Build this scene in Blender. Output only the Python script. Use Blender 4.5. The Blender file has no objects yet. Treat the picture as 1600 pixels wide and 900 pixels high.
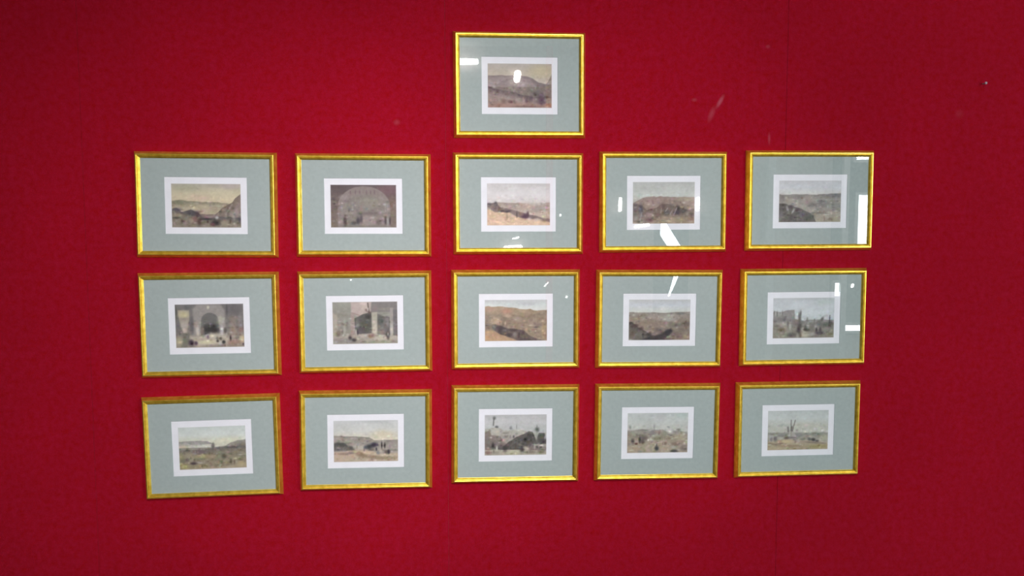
import bpy, bmesh, math, random
import numpy as np
from mathutils import Matrix, Vector

scene = bpy.context.scene
COL = scene.collection

# ------------------------------------------------------------------ camera
CAM_Y = -2.3155
cam_data = bpy.data.cameras.new('camera')
cam_data.sensor_width = 36.0
cam_data.lens = 1250.0 * 36.0 / 1600.0
cam_data.clip_start = 0.05
cam = bpy.data.objects.new('camera', cam_data)
COL.objects.link(cam)
cam.matrix_world = (Matrix.Translation((0, CAM_Y, 1.65)) @ Matrix((
    (0.996838, 0.007373, -0.079113),
    (-0.079442, 0.074171, -0.994076),
    (-0.001461, 0.997218, 0.074522))).to_4x4())
scene.camera = cam

# ------------------------------------------------------------------ world, lights, exposure
world = bpy.data.worlds.new('world')
scene.world = world
world.use_nodes = True
world.node_tree.nodes['Background'].inputs['Color'].default_value = (0.75, 0.85, 1.0, 1)
world.node_tree.nodes['Background'].inputs['Strength'].default_value = 0.4

vs = scene.view_settings
vs.view_transform = 'Standard'
vs.look = 'None'
vs.exposure = 0.0
vs.gamma = 1.0
vs.use_curve_mapping = False


def area_light(name, loc, target, sx, sy, power, color):
    d = bpy.data.lights.new(name, 'AREA')
    d.shape = 'RECTANGLE'
    d.size, d.size_y = sx, sy
    d.energy = power
    d.color = color
    o = bpy.data.objects.new(name, d)
    o.location = loc
    o.rotation_euler = (Vector(target) - Vector(loc)).to_track_quat('-Z', 'Y').to_euler()
    COL.objects.link(o)
    return o


def spot_light(name, loc, target, power, angle, blend, radius, color):
    d = bpy.data.lights.new(name, 'SPOT')
    d.energy = power
    d.spot_size = math.radians(angle)
    d.spot_blend = blend
    d.shadow_soft_size = radius
    d.color = color
    o = bpy.data.objects.new(name, d)
    o.location = loc
    o.rotation_euler = (Vector(target) - Vector(loc)).to_track_quat('-Z', 'Y').to_euler()
    COL.objects.link(o)
    return o


# added unseen lights: two spots brighten the wall's middle, an area light fills
spot_light('added_pool_spot', (0.7, -4.3, 3.45), (-0.55, 0, 1.36), 400, 27, 1.0, 0.10, (1.0, 0.87, 0.88))
spot_light('added_pool_spot', (1.2, -4.3, 3.45), (0.22, 0, 1.42), 315, 27, 1.0, 0.10, (1.0, 0.87, 0.88))
area_light('added_fill_light', (0.6, -3.6, 3.56), (0.6, -3.6, 0), 1.2, 1.2, 122, (0.93, 0.99, 1.0))  # overhead fill added to lift the whole wall, no fixture
# daylight entering through the big window on the right of the far wall
area_light('window_daylight', (5.4, -6.35, 2.2), (1.0, 0, 1.4), 1.3, 1.6, 180, (0.92, 0.98, 1.0))


# ------------------------------------------------------------------ helpers
def link(o, parent=None):
    COL.objects.link(o)
    if parent is not None:
        o.parent = parent
    return o


def mesh_obj(name, verts, faces, mat, parent=None, smooth=False):
    me = bpy.data.meshes.new(name)
    me.from_pydata([tuple(v) for v in verts], [], faces)
    me.update()
    if smooth:
        for p in me.polygons:
            p.use_smooth = True
    me.materials.append(mat)
    return link(bpy.data.objects.new(name, me), parent)


def bm_obj(name, bm, mat, parent=None, smooth=False):
    me = bpy.data.meshes.new(name)
    bm.normal_update()
    bm.to_mesh(me)
    bm.free()
    if smooth:
        for p in me.polygons:
            p.use_smooth = True
    me.materials.append(mat)
    return link(bpy.data.objects.new(name, me), parent)


def box(name, lo, hi, mat, parent=None, bevel=0.0):
    bm = bmesh.new()
    bmesh.ops.create_cube(bm, size=1.0)
    for v in bm.verts:
        v.co = Vector([(lo[i] + hi[i]) / 2 + v.co[i] * (hi[i] - lo[i]) for i in range(3)])
    if bevel > 0:
        bmesh.ops.bevel(bm, geom=bm.edges[:], offset=bevel, segments=2, affect='EDGES', profile=0.5)
    return bm_obj(name, bm, mat, parent)


def tag(o, label=None, cat=None, group=None, kind=None):
    if label:
        o['label'] = label
    if cat:
        o['category'] = cat
    if group:
        o['group'] = group
    if kind:
        o['kind'] = kind
    return o


def empty(name, loc):
    o = bpy.data.objects.new(name, None)
    o.empty_display_size = 0.05
    o.location = loc
    return link(o)


def srgb(c):
    c = np.asarray(c, float) / 255.0
    return np.where(c <= 0.04045, c / 12.92, ((c + 0.055) / 1.055) ** 2.4)


def lin(r, g, b):
    return tuple(float(t) for t in srgb((r, g, b))) + (1.0,)


# ------------------------------------------------------------------ materials
def new_mat(name):
    m = bpy.data.materials.new(name)
    m.use_nodes = True
    nt = m.node_tree
    return m, nt, nt.nodes['Principled BSDF']


def N(nt, kind, **kw):
    n = nt.nodes.new(kind)
    for k, v in kw.items():
        setattr(n, k, v)
    return n


def plain(name, color, rough=0.7, metal=0.0, noise=0.06, scale=30):
    m, nt, b = new_mat(name)
    tc = N(nt, 'ShaderNodeTexCoord')
    t = N(nt, 'ShaderNodeTexNoise')
    t.inputs['Scale'].default_value = scale
    t.inputs['Detail'].default_value = 4
    nt.links.new(tc.outputs['Object'], t.inputs['Vector'])
    r = N(nt, 'ShaderNodeValToRGB')
    r.color_ramp.elements[0].position = 0.3
    r.color_ramp.elements[1].position = 0.7
    r.color_ramp.elements[0].color = tuple(c * (1 - noise) for c in color[:3]) + (1,)
    r.color_ramp.elements[1].color = tuple(min(1, c * (1 + noise)) for c in color[:3]) + (1,)
    nt.links.new(t.outputs['Fac'], r.inputs['Fac'])
    nt.links.new(r.outputs['Color'], b.inputs['Base Color'])
    b.inputs['Roughness'].default_value = rough
    b.inputs['Metallic'].default_value = metal
    return m


def emitter(name, color, strength):
    m, nt, b = new_mat(name)
    b.inputs['Base Color'].default_value = (0.8, 0.8, 0.8, 1)
    b.inputs['Emission Color'].default_value = color + (1,)
    b.inputs['Emission Strength'].default_value = strength
    return m


def fabric_material():
    """Crimson felt-like wall cloth: mottled dye, fine weave, a few pale scuffs."""
    m, nt, b = new_mat('red_wall_fabric')
    L = nt.links.new
    geo = N(nt, 'ShaderNodeNewGeometry')
    big = N(nt, 'ShaderNodeTexNoise')
    big.inputs['Scale'].default_value = 3.0
    big.inputs['Detail'].default_value = 3
    mid = N(nt, 'ShaderNodeTexNoise')
    mid.inputs['Scale'].default_value = 55.0
    mid.inputs['Detail'].default_value = 4
    mid.inputs['Roughness'].default_value = 0.7
    fine = N(nt, 'ShaderNodeTexNoise')
    fine.inputs['Scale'].default_value = 420.0
    fine.inputs['Detail'].default_value = 2
    for t in (big, mid, fine):
        L(geo.outputs['Position'], t.inputs['Vector'])
    r1 = N(nt, 'ShaderNodeValToRGB')
    e = r1.color_ramp.elements
    e[0].position, e[0].color = 0.3, (0.268, 0.0012, 0.0048, 1)
    e[1].position, e[1].color = 0.7, (0.305, 0.0044, 0.0230, 1)
    L(mid.outputs['Fac'], r1.inputs['Fac'])
    r2 = N(nt, 'ShaderNodeValToRGB')
    e = r2.color_ramp.elements
    e[0].position, e[0].color = 0.25, (0.86, 0.86, 0.86, 1)
    e[1].position, e[1].color = 0.75, (1.06, 1.06, 1.06, 1)
    L(fine.outputs['Fac'], r2.inputs['Fac'])
    mul = N(nt, 'ShaderNodeMix', data_type='RGBA', blend_type='MULTIPLY')
    mul.inputs['Factor'].default_value = 1.0
    L(r1.outputs['Color'], mul.inputs['A'])
    L(r2.outputs['Color'], mul.inputs['B'])
    r3 = N(nt, 'ShaderNodeValToRGB')
    e = r3.color_ramp.elements
    e[0].position, e[0].color = 0.3, (0.95, 0.95, 0.95, 1)
    e[1].position, e[1].color = 0.7, (1.03, 1.03, 1.05, 1)
    L(big.outputs['Fac'], r3.inputs['Fac'])
    mul2 = N(nt, 'ShaderNodeMix', data_type='RGBA', blend_type='MULTIPLY')
    mul2.inputs['Factor'].default_value = 1.0
    L(mul.outputs['Result'], mul2.inputs['A'])
    L(r3.outputs['Color'], mul2.inputs['B'])
    last = mul2.outputs['Result']
    # pale scuff marks: (x, z, half length, half width, turn, strength)
    for x, z, a, w, ang, s in ((0.795, 2.018, 0.030, 0.009, 1.05, 0.34), (0.770, 1.982, 0.034, 0.012, 1.2, 0.16),
                               (0.945, 1.912, 0.024, 0.006, 1.6, 0.16), (-0.143, 1.95, 0.014, 0.012, 0, 0.14),
                               (0.935, 2.178, 0.010, 0.008, 0, 0.12), (0.718, 2.022, 0.012, 0.008, 0, 0.14),
                               (1.53, 1.99, 0.02, 0.02, 0, 0.05)):
        mp = N(nt, 'ShaderNodeMapping', vector_type='TEXTURE')
        mp.inputs['Location'].default_value = (x, 0, z)
        mp.inputs['Rotation'].default_value = (0, -ang, 0)
        mp.inputs['Scale'].default_value = (a, 1.0, w)
        L(geo.outputs['Position'], mp.inputs['Vector'])
        ln = N(nt, 'ShaderNodeVectorMath', operation='LENGTH')
        L(mp.outputs['Vector'], ln.inputs[0])
        mr = N(nt, 'ShaderNodeMapRange', interpolation_type='SMOOTHSTEP')
        mr.inputs['From Min'].default_value = 1.0
        mr.inputs['From Max'].default_value = 0.0
        mr.inputs['To Min'].default_value = 0.0
        mr.inputs['To Max'].default_value = s
        L(ln.outputs['Value'], mr.inputs['Value'])
        mx = N(nt, 'ShaderNodeMix', data_type='RGBA')
        L(mr.outputs['Result'], mx.inputs['Factor'])
        L(last, mx.inputs['A'])
        mx.inputs['B'].default_value = (0.50, 0.17, 0.24, 1)
        last = mx.outputs['Result']
    L(last, b.inputs['Base Color'])
    b.inputs['Roughness'].default_value = 0.95
    b.inputs['Specular IOR Level'].default_value = 0.06
    b.inputs['Sheen Weight'].default_value = 0.03
    b.inputs['Sheen Roughness'].default_value = 0.6
    b.inputs['Sheen Tint'].default_value = (1.0, 0.5, 0.7, 1)
    bp = N(nt, 'ShaderNodeBump')
    bp.inputs['Strength'].default_value = 0.35
    bp.inputs['Distance'].default_value = 0.002
    L(fine.outputs['Fac'], bp.inputs['Height'])
    L(bp.outputs['Normal'], b.inputs['Normal'])
    return m


def gold_material():
    m, nt, b = new_mat('gilded_moulding')
    L = nt.links.new
    tc = N(nt, 'ShaderNodeTexCoord')
    t = N(nt, 'ShaderNodeTexNoise')
    t.inputs['Scale'].default_value = 60
    t.inputs['Detail'].default_value = 5
    L(tc.outputs['Object'], t.inputs['Vector'])
    r = N(nt, 'ShaderNodeValToRGB')
    e = r.color_ramp.elements
    e[0].position, e[0].color = 0.32, (0.70, 0.49, 0.045, 1)
    e[1].position, e[1].color = 0.68, (0.96, 0.74, 0.125, 1)
    L(t.outputs['Fac'], r.inputs['Fac'])
    L(r.outputs['Color'], b.inputs['Base Color'])
    b.inputs['Metallic'].default_value = 0.84
    b.inputs['Roughness'].default_value = 0.35
    bp = N(nt, 'ShaderNodeBump')
    bp.inputs['Strength'].default_value = 0.12
    bp.inputs['Distance'].default_value = 0.001
    L(t.outputs['Fac'], bp.inputs['Height'])
    L(bp.outputs['Normal'], b.inputs['Normal'])
    return m


def glass_material():
    """Thin clear picture glass: mirror-like by angle, otherwise clear."""
    m, nt, b = new_mat('picture_glass')
    nt.nodes.remove(b)
    L = nt.links.new
    out = nt.nodes['Material Output']
    lw = N(nt, 'ShaderNodeLayerWeight')
    lw.inputs['Blend'].default_value = 0.5
    p = N(nt, 'ShaderNodeMath', operation='POWER')
    p.inputs[1].default_value = 5.0
    L(lw.outputs['Facing'], p.inputs[0])
    mr = N(nt, 'ShaderNodeMapRange')
    mr.inputs['To Min'].default_value = 0.042
    mr.inputs['To Max'].default_value = 1.0
    L(p.outputs['Value'], mr.inputs['Value'])
    tr = N(nt, 'ShaderNodeBsdfTransparent')
    tr.inputs['Color'].default_value = (0.985, 0.995, 0.99, 1)
    gl = N(nt, 'ShaderNodeBsdfGlossy')
    gl.inputs['Roughness'].default_value = 0.0
    mx = N(nt, 'ShaderNodeMixShader')
    L(mr.outputs['Result'], mx.inputs['Fac'])
    L(tr.outputs['BSDF'], mx.inputs[1])
    L(gl.outputs['BSDF'], mx.inputs[2])
    L(mx.outputs['Shader'], out.inputs['Surface'])
    return m


def print_material():
    m, nt, b = new_mat('printed_ink')
    a = N(nt, 'ShaderNodeAttribute', attribute_name='ink')
    nt.links.new(a.outputs['Color'], b.inputs['Base Color'])
    b.inputs['Roughness'].default_value = 0.85
    b.inputs['Specular IOR Level'].default_value = 0.2
    return m


M_WALL = fabric_material()
M_GOLD = gold_material()
M_GLASS = glass_material()
M_INK = print_material()
M_MAT = plain('grey_green_mat_board', (0.368, 0.428, 0.428), 0.9, noise=0.05, scale=90)
M_PAPER = plain('white_print_paper', (0.80, 0.805, 0.87), 0.9, noise=0.02, scale=40)
M_BACK = plain('brown_backing_card', (0.30, 0.20, 0.12), 0.9)
M_PLASTER = plain('backing_plaster', (0.25, 0.02, 0.03), 0.9)
M_CREAM = plain('cream_painted_plaster', (0.62, 0.52, 0.50), 0.9, noise=0.03, scale=4)
M_SHADE = plain('darkened_left_wall', (0.10, 0.07, 0.05), 0.8, noise=0.1, scale=5)  # unseen left wall, made dark to deepen the frames' left-facing slopes
M_WHITE = plain('white_gloss_paint', (0.85, 0.86, 0.86), 0.5, noise=0.02, scale=6)
M_CEIL = plain('white_ceiling_paint', (0.62, 0.62, 0.60), 0.95, noise=0.02, scale=4)
M_FLOOR = plain('dark_floor_boards', (0.055, 0.040, 0.030), 0.6, noise=0.3, scale=9)
M_DARK = plain('dark_metal', (0.03, 0.03, 0.035), 0.5, 0.6)
M_REDP = plain('red_painted_post', (0.92, 0.10, 0.17), 0.6)
M_LAMP = emitter('lit_lamp_tube', (1.0, 0.98, 0.96), 15.0)
M_DAY = emitter('daylit_window_pane', (0.93, 0.97, 1.0), 17.0)
M_NAIL = plain('steel_nail', (0.34, 0.26, 0.31), 0.6, 0.3)

# ------------------------------------------------------------------ room shell
X0, X1, YB, ZC = -3.6, 6.5, -6.55, 3.62
wb = box('wall_back', (X0, 0.002, 0.0), (X1, 0.15, ZC), M_PLASTER)
tag(wb, 'crimson fabric wall behind the sixteen framed prints', kind='structure')
# the cloth hangs in drops one metre wide, butted at fine seams
for i in range(-3, 7):
    xa = -0.005 + i * 1.0
    lo, hi = max(xa, X0), min(xa + 1.0, X1)
    if hi - lo < 0.1:
        continue
    box('fabric_panel', (lo + 0.0004, 0.0, 0.0), (hi - 0.0004, 0.0035, ZC), M_WALL, wb, bevel=0.0002)

tag(box('floor', (X0, YB, -0.1), (X1, 0.15, 0.0), M_FLOOR), kind='structure')
tag(box('ceiling', (X0, YB, ZC), (X1, 0.15, ZC + 0.1), M_CEIL), kind='structure')
tag(box('wall_left', (X0 - 0.12, YB, 0.0), (X0, 0.15, ZC), M_SHADE), kind='structure')
tag(box('wall_right', (X1, YB, 0.0), (X1 + 0.12, 0.15, ZC), M_CREAM), kind='structure')
wf = tag(box('wall_front', (X0, YB - 0.12, 0.0), (X1, YB, ZC), M_CREAM), kind='structure')
YF = YB  # face of the far wall, seen only as reflections in the glass


def window(name, rects, frame=0.05):
    o = tag(box(name, (min(r[0] for r in rects) - frame, YF, min(r[2] for r in rects) - frame),
                (max(r[1] for r in rects) + frame, YF + 0.012, max(r[3] for r in rects) + frame), M_DARK), kind='structure')
    for a, b, c, d in rects:
        box('pane', (a, YF + 0.013, c), (b, YF + 0.017, d), M_DAY, o)
        for lo, hi in (((a - .03, c - .03), (b + .03, c)), ((a - .03, d), (b + .03, d + .03)),
                       ((a - .03, c), (a, d)), ((b, c), (b + .03, d))):
            box('window_bar', (lo[0], YF + 0.013, lo[1]), (hi[0], YF + 0.035, hi[1]), M_WHITE, o)
    return o


# tall window at the right end: lower sash, dark roller, upper light
window('window_1', [(4.66, 6.1, 1.36, 2.02), (4.62, 6.1, 2.42, 3.05), (4.41, 4.49, 0.87, 1.02), (4.53, 4.73, 0.465, 0.53)])

# narrow daylit gap beside the stair: a tapering lit pane
gap = [(2.375, 1.70), (2.44, 1.70), (2.61, 1.44), (2.62, 1.22), (2.575, 1.08), (2.485, 0.88), (2.468, 0.88), (2.535, 1.12), (2.53, 1.22),
       (2.46, 1.44), (2.37, 1.57)]
n = len(gap)
w2 = tag(box('window_2', (2.30, YF, 0.70), (2.70, YF + 0.01, 1.78), M_DARK), kind='structure')
mesh_obj('pane', [(x, YF + 0.016, z) for x, z in gap] + [(x, YF + 0.011, z) for x, z in gap],
         [tuple(range(n)), tuple(range(2 * n - 1, n - 1, -1))] + [(i, i + n, (i + 1) % n + n, (i + 1) % n) for i in range(n)],
         M_DAY, w2)

# painted posts on the far wall
for i, (x, wd, mt) in enumerate(((3.63, 0.085, M_WHITE), (4.50, 0.07, M_WHITE), (1.115, 0.07, M_REDP))):
    tag(box('trim_%d' % (i + 1), (x - wd / 2, YF, 0.0), (x + wd / 2, YF + 0.06, ZC), mt), kind='structure')


# ------------------------------------------------------------------ lamps on the far wall (mirrored in the glass)
def capsule(name, p, q, r, mat, parent):
    p, q = Vector(p), Vector(q)
    d = (q - p)
    ln = d.length
    bm = bmesh.new()
    bmesh.ops.create_uvsphere(bm, u_segments=12, v_segments=8, radius=r)
    for v in bm.verts:
        v.co.z += (ln / 2) * (1 if v.co.z > 1e-5 else -1 if v.co.z < -1e-5 else 0)
    rot = d.to_track_quat('Z', 'Y').to_matrix() if ln > 1e-6 else Matrix.Identity(3)
    for v in bm.verts:
        v.co = rot @ v.co + (p + q) / 2
    return bm_obj(name, bm, mat, parent, smooth=True)


def lamp(name, p, q, r, label, group='lamps on the far wall', drop=None):
    x, z = (p[0] + q[0]) / 2, (p[1] + q[1]) / 2
    o = empty(name, (x, YF, z))
    capsule('lamp_tube', (p[0] - x, 0.06, p[1] - z), (q[0] - x, 0.06, q[1] - z), r, M_LAMP, o)
    box('wall_plate', (-0.02, 0.0, -0.02), (0.02, 0.06 - r * 0.5, 0.02), M_WHITE, o, bevel=0.003)
    return tag(o, label, 'lamp', group)


lamp('wall_lamp', (1.90, 1.85), (1.905, 1.97), 0.022, 'upright white tube lamp mirrored left of the print in the upper-row fourth frame')
lamp('wall_lamp', (2.775, 1.86), (2.78, 1.97), 0.026, 'upright white tube lamp mirrored right of the print in the upper-row fourth frame')
lamp('wall_lamp', (2.08, 1.665), (2.22, 1.685), 0.018, 'level white tube lamp mirrored at the lower left of the upper-row fourth frame')
lamp('wall_lamp', (0.63, 1.435), (0.79, 1.443), 0.026, 'level white tube lamp mirrored at the lower edge of the upper-row middle frame')
lamp('wall_lamp', (0.71, 1.535), (0.77, 1.55), 0.010, 'short slanting lamp mirrored below the print in the upper-row middle frame')
lamp('wall_lamp', (1.235, 1.79), (1.237, 1.795), 0.012, 'tiny round lamp mirrored right of the print in the upper-row middle frame')
lamp('wall_lamp', (1.06, 1.01), (1.10, 1.05), 0.007, 'thin slanting lamp mirrored at upper right of the middle-row middle frame')
lamp('wall_lamp', (1.305, 0.885), (1.31, 0.89), 0.011, 'tiny round lamp mirrored at right edge of the middle-row middle frame')
lamp('wall_lamp', (4.60, 0.98), (4.605, 1.0), 0.016, 'small round lamp mirrored at upper right of the middle-row last frame')
lamp('wall_lamp', (-1.06, 1.09), (-1.055, 1.09), 0.008, 'tiny faint lamp mirrored at the top of the middle-row second frame')
lamp('ceiling_lamp', (-0.05, 3.44), (0.31, 3.44), 0.036, 'level white tube lamp mirrored at the upper left of the topmost frame')
lamp('ceiling_lamp', (0.755, 3.26), (0.765, 3.32), 0.040, 'oval white lamp mirrored in the print of the topmost frame')


# ------------------------------------------------------------------ the printed views (flat ink on paper)
NX, NY = 150, 96
GX, GY = np.meshgrid((np.arange(NX) + 0.0) / (NX - 1), (np.arange(NY) + 0.0) / (NY - 1))


def value_noise(rng, nx, ny):
    g = rng.random((ny + 1, nx + 1))
    x, y = GX * nx * 0.9999, GY * ny * 0.9999
    i, j = x.astype(int), y.astype(int)
    fx, fy = x - i, y - j
    fx, fy = fx * fx * (3 - 2 * fx), fy * fy * (3 - 2 * fy)
    return (g[j, i] * (1 - fx) * (1 - fy) + g[j, i + 1] * fx * (1 - fy) + g[j + 1, i] * (1 - fx) * fy + g[j + 1, i + 1] * fx * fy) * 2 - 1


class View:
    """A small painted view. Strokes are given in the sketch's own units, box = (left, top, right, bottom)."""

    def __init__(self, box_, seed, sky):
        self.b = box_
        self.rng = np.random.default_rng(seed)
        self.X = box_[0] + GX * (box_[2] - box_[0])
        self.Y = box_[1] + GY * (box_[3] - box_[1])
        ys = [s[0] for s in sky]
        self.c = np.stack([np.interp(self.Y, ys, [s[1][k] for s in sky]) for k in range(3)], -1).astype(float)
        self.c += 5 * value_noise(self.rng, 5, 6)[..., None]

    def _mix(self, a, col):
        a = np.clip(a, 0, 1)[..., None]
        self.c = self.c * (1 - a) + np.asarray(col, float) * a

    def ridge(self, pts, col, low=None, depth=300, a=1.0, soft=14, rough=10, bottom=None):
        xs = [p[0] for p in pts]
        edge = np.interp(self.X, xs, [p[1] for p in pts]) + rough * value_noise(self.rng, 18, 1)
        k = np.clip((self.Y - edge) / soft + 0.5, 0, 1) * a
        if bottom is not None:
            low_edge = np.interp(self.X, [p[0] for p in bottom], [p[1] for p in bottom])
            k = k * np.clip((low_edge - self.Y) / soft + 0.5, 0, 1)
        if low is None:
            low = col
        t = np.clip((self.Y - edge) / depth, 0, 1)[..., None]
        tex = (7 * value_noise(self.rng, 14, 12) + 6 * value_noise(self.rng, 40, 30))[..., None]
        k = k[..., None]
        self.c = self.c * (1 - k) + (np.asarray(col, float) * (1 - t) + np.asarray(low, float) * t + tex) * k
        return self

    def blob(self, x, y, rx, ry, col, a=0.8, turn=0.0):
        cs, sn = math.cos(math.radians(turn)), math.sin(math.radians(turn))
        dx, dy = self.X - x, self.Y - y
        u, v = (dx * cs + dy * sn) / rx, (-dx * sn + dy * cs) / ry
        self._mix(a * np.exp(-((u * u + v * v) ** 1.5)), col)
        return self

    def line(self, x0, y0, x1, y1, wd, col, a=0.8):
        L2 = (x1 - x0) ** 2 + (y1 - y0) ** 2 + 1e-9
        t = np.clip(((self.X - x0) * (x1 - x0) + (self.Y - y0) * (y1 - y0)) / L2, 0, 1)
        d = np.hypot(self.X - x0 - t * (x1 - x0), self.Y - y0 - t * (y1 - y0))
        self._mix(a * np.exp(-(d / wd) ** 2.5), col)
        return self

    def poly(self, pts, col, a=1.0, soft=12):
        inside = np.zeros(self.X.shape, bool)
        dist = np.full(self.X.shape, 1e9)
        m = len(pts)
        for i in range(m):
            (xa, ya), (xb, yb) = pts[i], pts[(i + 1) % m]
            if ya != yb:
                hit = ((ya > self.Y) != (yb > self.Y)) & (self.X < (xb - xa) * (self.Y - ya) / (yb - ya) + xa)
                inside ^= hit
            t = np.clip(((self.X - xa) * (xb - xa) + (self.Y - ya) * (yb - ya)) / ((xb - xa) ** 2 + (yb - ya) ** 2 + 1e-9), 0, 1)
            dist = np.minimum(dist, np.hypot(self.X - xa - t * (xb - xa), self.Y - ya - t * (yb - ya)))
        sd = np.where(inside, dist, -dist)
        self._mix(a * np.clip(sd / soft + 0.5, 0, 1), col)
        return self

    def many(self, items, fn):
        for it in items:
            getattr(self, fn)(*it)
        return self

    def finish(self):
        # short random touches of the crayon, denser towards the ground of the view
        base = self.c.copy()
        for _ in range(420):
            u, t = self.rng.random(), 0.02 + 0.96 * self.rng.random()
            strong = 0.25 + 0.75 * np.clip((t - 0.25) / 0.25, 0, 1)
            ru, rv = (0.008 + 0.022 * self.rng.random()), (0.010 + 0.022 * self.rng.random())
            i0, i1 = max(0, int((u - 2 * ru) * NX)), min(NX, int((u + 2 * ru) * NX) + 2)
            j0, j1 = max(0, int((t - 2 * rv) * NY)), min(NY, int((t + 2 * rv) * NY) + 2)
            k = np.exp(-(((GX[j0:j1, i0:i1] - u) / ru) ** 2 + ((GY[j0:j1, i0:i1] - t) / rv) ** 2))[..., None]
            self.c[j0:j1, i0:i1] += k * strong * (self.rng.normal(0, 11) + self.rng.normal(0, 4, 3))
        # the darks and lights of the plate stand out a little more than the washes
        mean = base.mean((0, 1))
        self.c = mean + (self.c - mean) * 1.12
        c = self.c + (4 * value_noise(self.rng, 24, 18) + 3 * value_noise(self.rng, 60, 44))[..., None]
        # ink thins out at the very edge of the plate
        e = np.minimum(np.minimum(GX, 1 - GX) * NX, np.minimum(GY, 1 - GY) * NY)
        k = np.clip(1 - e / 1.6, 0, 1)[..., None] * 0.45
        c = c * (1 - k) + np.array((205, 203, 206.0)) * k
        return srgb(np.clip(c, 0, 255))


def views():
    V = []
    # 0 topmost: pale domed hill over a dark slope
    v = View((45, 55, 1195, 840), 1, [(55, (178, 170, 165)), (250, (188, 178, 166)), (460, (196, 184, 178)), (840, (180, 165, 160))])
    v.blob(1000, 180, 240, 120, (192, 180, 150), .6)
    v.ridge([(45, 470), (200, 430), (330, 350), (560, 285), (760, 285), (900, 350), (1010, 410), (1195, 420)], (150, 140, 138), (160, 146, 145), 250, .85)
    v.ridge([(700, 270), (850, 310), (960, 390), (1195, 430)], (120, 108, 112), (150, 136, 138), 120, .7)
    v.ridge([(1040, 470), (1120, 380), (1195, 230)], (130, 120, 112), a=.7)
    v.ridge([(45, 465), (230, 520), (500, 560), (700, 620), (1195, 640)], (110, 98, 102), (160, 142, 138), 130, .9)
    v.ridge([(45, 760), (400, 740), (800, 760), (1195, 800)], (165, 135, 128), a=.8, soft=60)
    v.many([(320, 720, 50, 40, (120, 95, 92), .6), (450, 735, 45, 28, (105, 78, 76), .7), (590, 700, 60, 40, (175, 165, 160), .6),
            (740, 700, 25, 60, (110, 90, 100), .7), (820, 670, 35, 60, (105, 90, 100), .7), (900, 590, 60, 50, (105, 103, 105), .7),
            (1010, 650, 60, 90, (100, 85, 98), .7), (1010, 730, 80, 50, (92, 78, 90), .7), (700, 820, 230, 22, (125, 105, 100), .7),
            (1130, 700, 70, 50, (165, 155, 135), .6), (1140, 790, 70, 35, (165, 120, 95), .7), (690, 690, 20, 60, (190, 165, 168), .5)], 'blob')
    V.append(v)
    # 1 valley below rocks, yellow sky
    v = View((45, 45, 1335, 845), 2, [(45, (176, 170, 160)), (200, (196, 188, 165)), (340, (198, 186, 162)), (845, (170, 160, 145))])
    v.blob(330, 120, 280, 80, (172, 170, 150), .6).blob(560, 300, 220, 60, (202, 180, 165), .5).blob(1150, 90, 200, 50, (180, 168, 170), .6)
    v.ridge([(45, 360), (200, 340), (350, 365), (600, 380), (800, 370), (1100, 400), (1335, 420)], (140, 136, 118), (175, 164, 145), 140, .9)
    v.blob(190, 390, 160, 40, (130, 132, 112), .7).blob(620, 480, 170, 60, (186, 174, 152), .7)
    v.ridge([(850, 600), (1000, 480), (1180, 380), (1230, 300), (1335, 230)], (125, 112, 105), (150, 138, 132), 260, .9)
    v.ridge([(45, 500), (130, 480), (230, 560), (400, 520), (520, 560), (600, 640), (1335, 660)], (98, 92, 96), (140, 132, 120), 110, .9)
    v.many([(150, 520, 80, 35, (92, 88, 98), .7), (420, 590, 110, 55, (82, 80, 84), .85), (520, 600, 50, 60, (95, 75, 80), .7),
            (170, 620, 110, 35, (150, 138, 118), .8), (120, 670, 80, 20, (80, 78, 74), .8), (230, 730, 20, 50, (95, 95, 75), .6),
            (470, 690, 50, 50, (135, 100, 98), .8), (410, 720, 40, 60, (165, 150, 132), .7), (560, 740, 50, 70, (85, 65, 62), .8),
            (700, 690, 130, 18, (62, 64, 62), .8), (850, 760, 90, 50, (60, 55, 58), .9), (800, 790, 50, 30, (105, 75, 72), .8),
            (880, 660, 35, 28, (205, 203, 200), .8), (740, 650, 120, 16, (165, 145, 142), .7), (1130, 730, 22, 40, (88, 80, 68), .7),
            (1030, 760, 80, 60, (165, 155, 135), .6), (1250, 560, 30, 100, (168, 150, 152), .7), (1090, 570, 25, 110, (108, 98, 95), .6),
            (1200, 650, 35, 60, (160, 158, 148), .7), (1310, 700, 30, 80, (95, 90, 95), .7), (650, 750, 80, 30, (110, 112, 88), .6)], 'blob')
    v.line(1050, 600, 1170, 420, 14, (165, 155, 150), .5).line(1120, 620, 1290, 420, 16, (150, 138, 138), .5)
    V.append(v)
    # 2 dark hall with a wide round arch
    v = View((55, 45, 1310, 850), 3, [(45, (102, 92, 95)), (400, (116, 103, 100)), (850, (124, 112, 105))])
    v.blob(1150, 150, 220, 120, (128, 100, 108), .7).blob(1230, 450, 80, 200, (132, 112, 104), .6)
    arc = [(190, 850)] + [(690 + 505 * math.cos(t), 470 - 400 * math.sin(t)) for t in np.linspace(math.pi, 0, 20)] + [(1190, 850)]
    v.poly(arc, (140, 130, 128), .95, 16)
    arc = [(310, 850)] + [(690 + 390 * math.cos(t), 520 - 300 * math.sin(t)) for t in np.linspace(math.pi, 0, 20)] + [(1080, 850)]
    v.poly(arc, (132, 125, 122), .8, 30)
    v.blob(800, 380, 260, 120, (148, 144, 135), .6).blob(300, 280, 110, 50, (152, 142, 142), .6)
    for x in (435, 530, 612, 740, 820, 895):
        v.blob(x, 185, 14, 38, (112, 92, 100), .6)
    for x in (270, 470, 1100, 1140):
        v.blob(x, 470, 16, 90, (152, 148, 144), .6)
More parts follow.
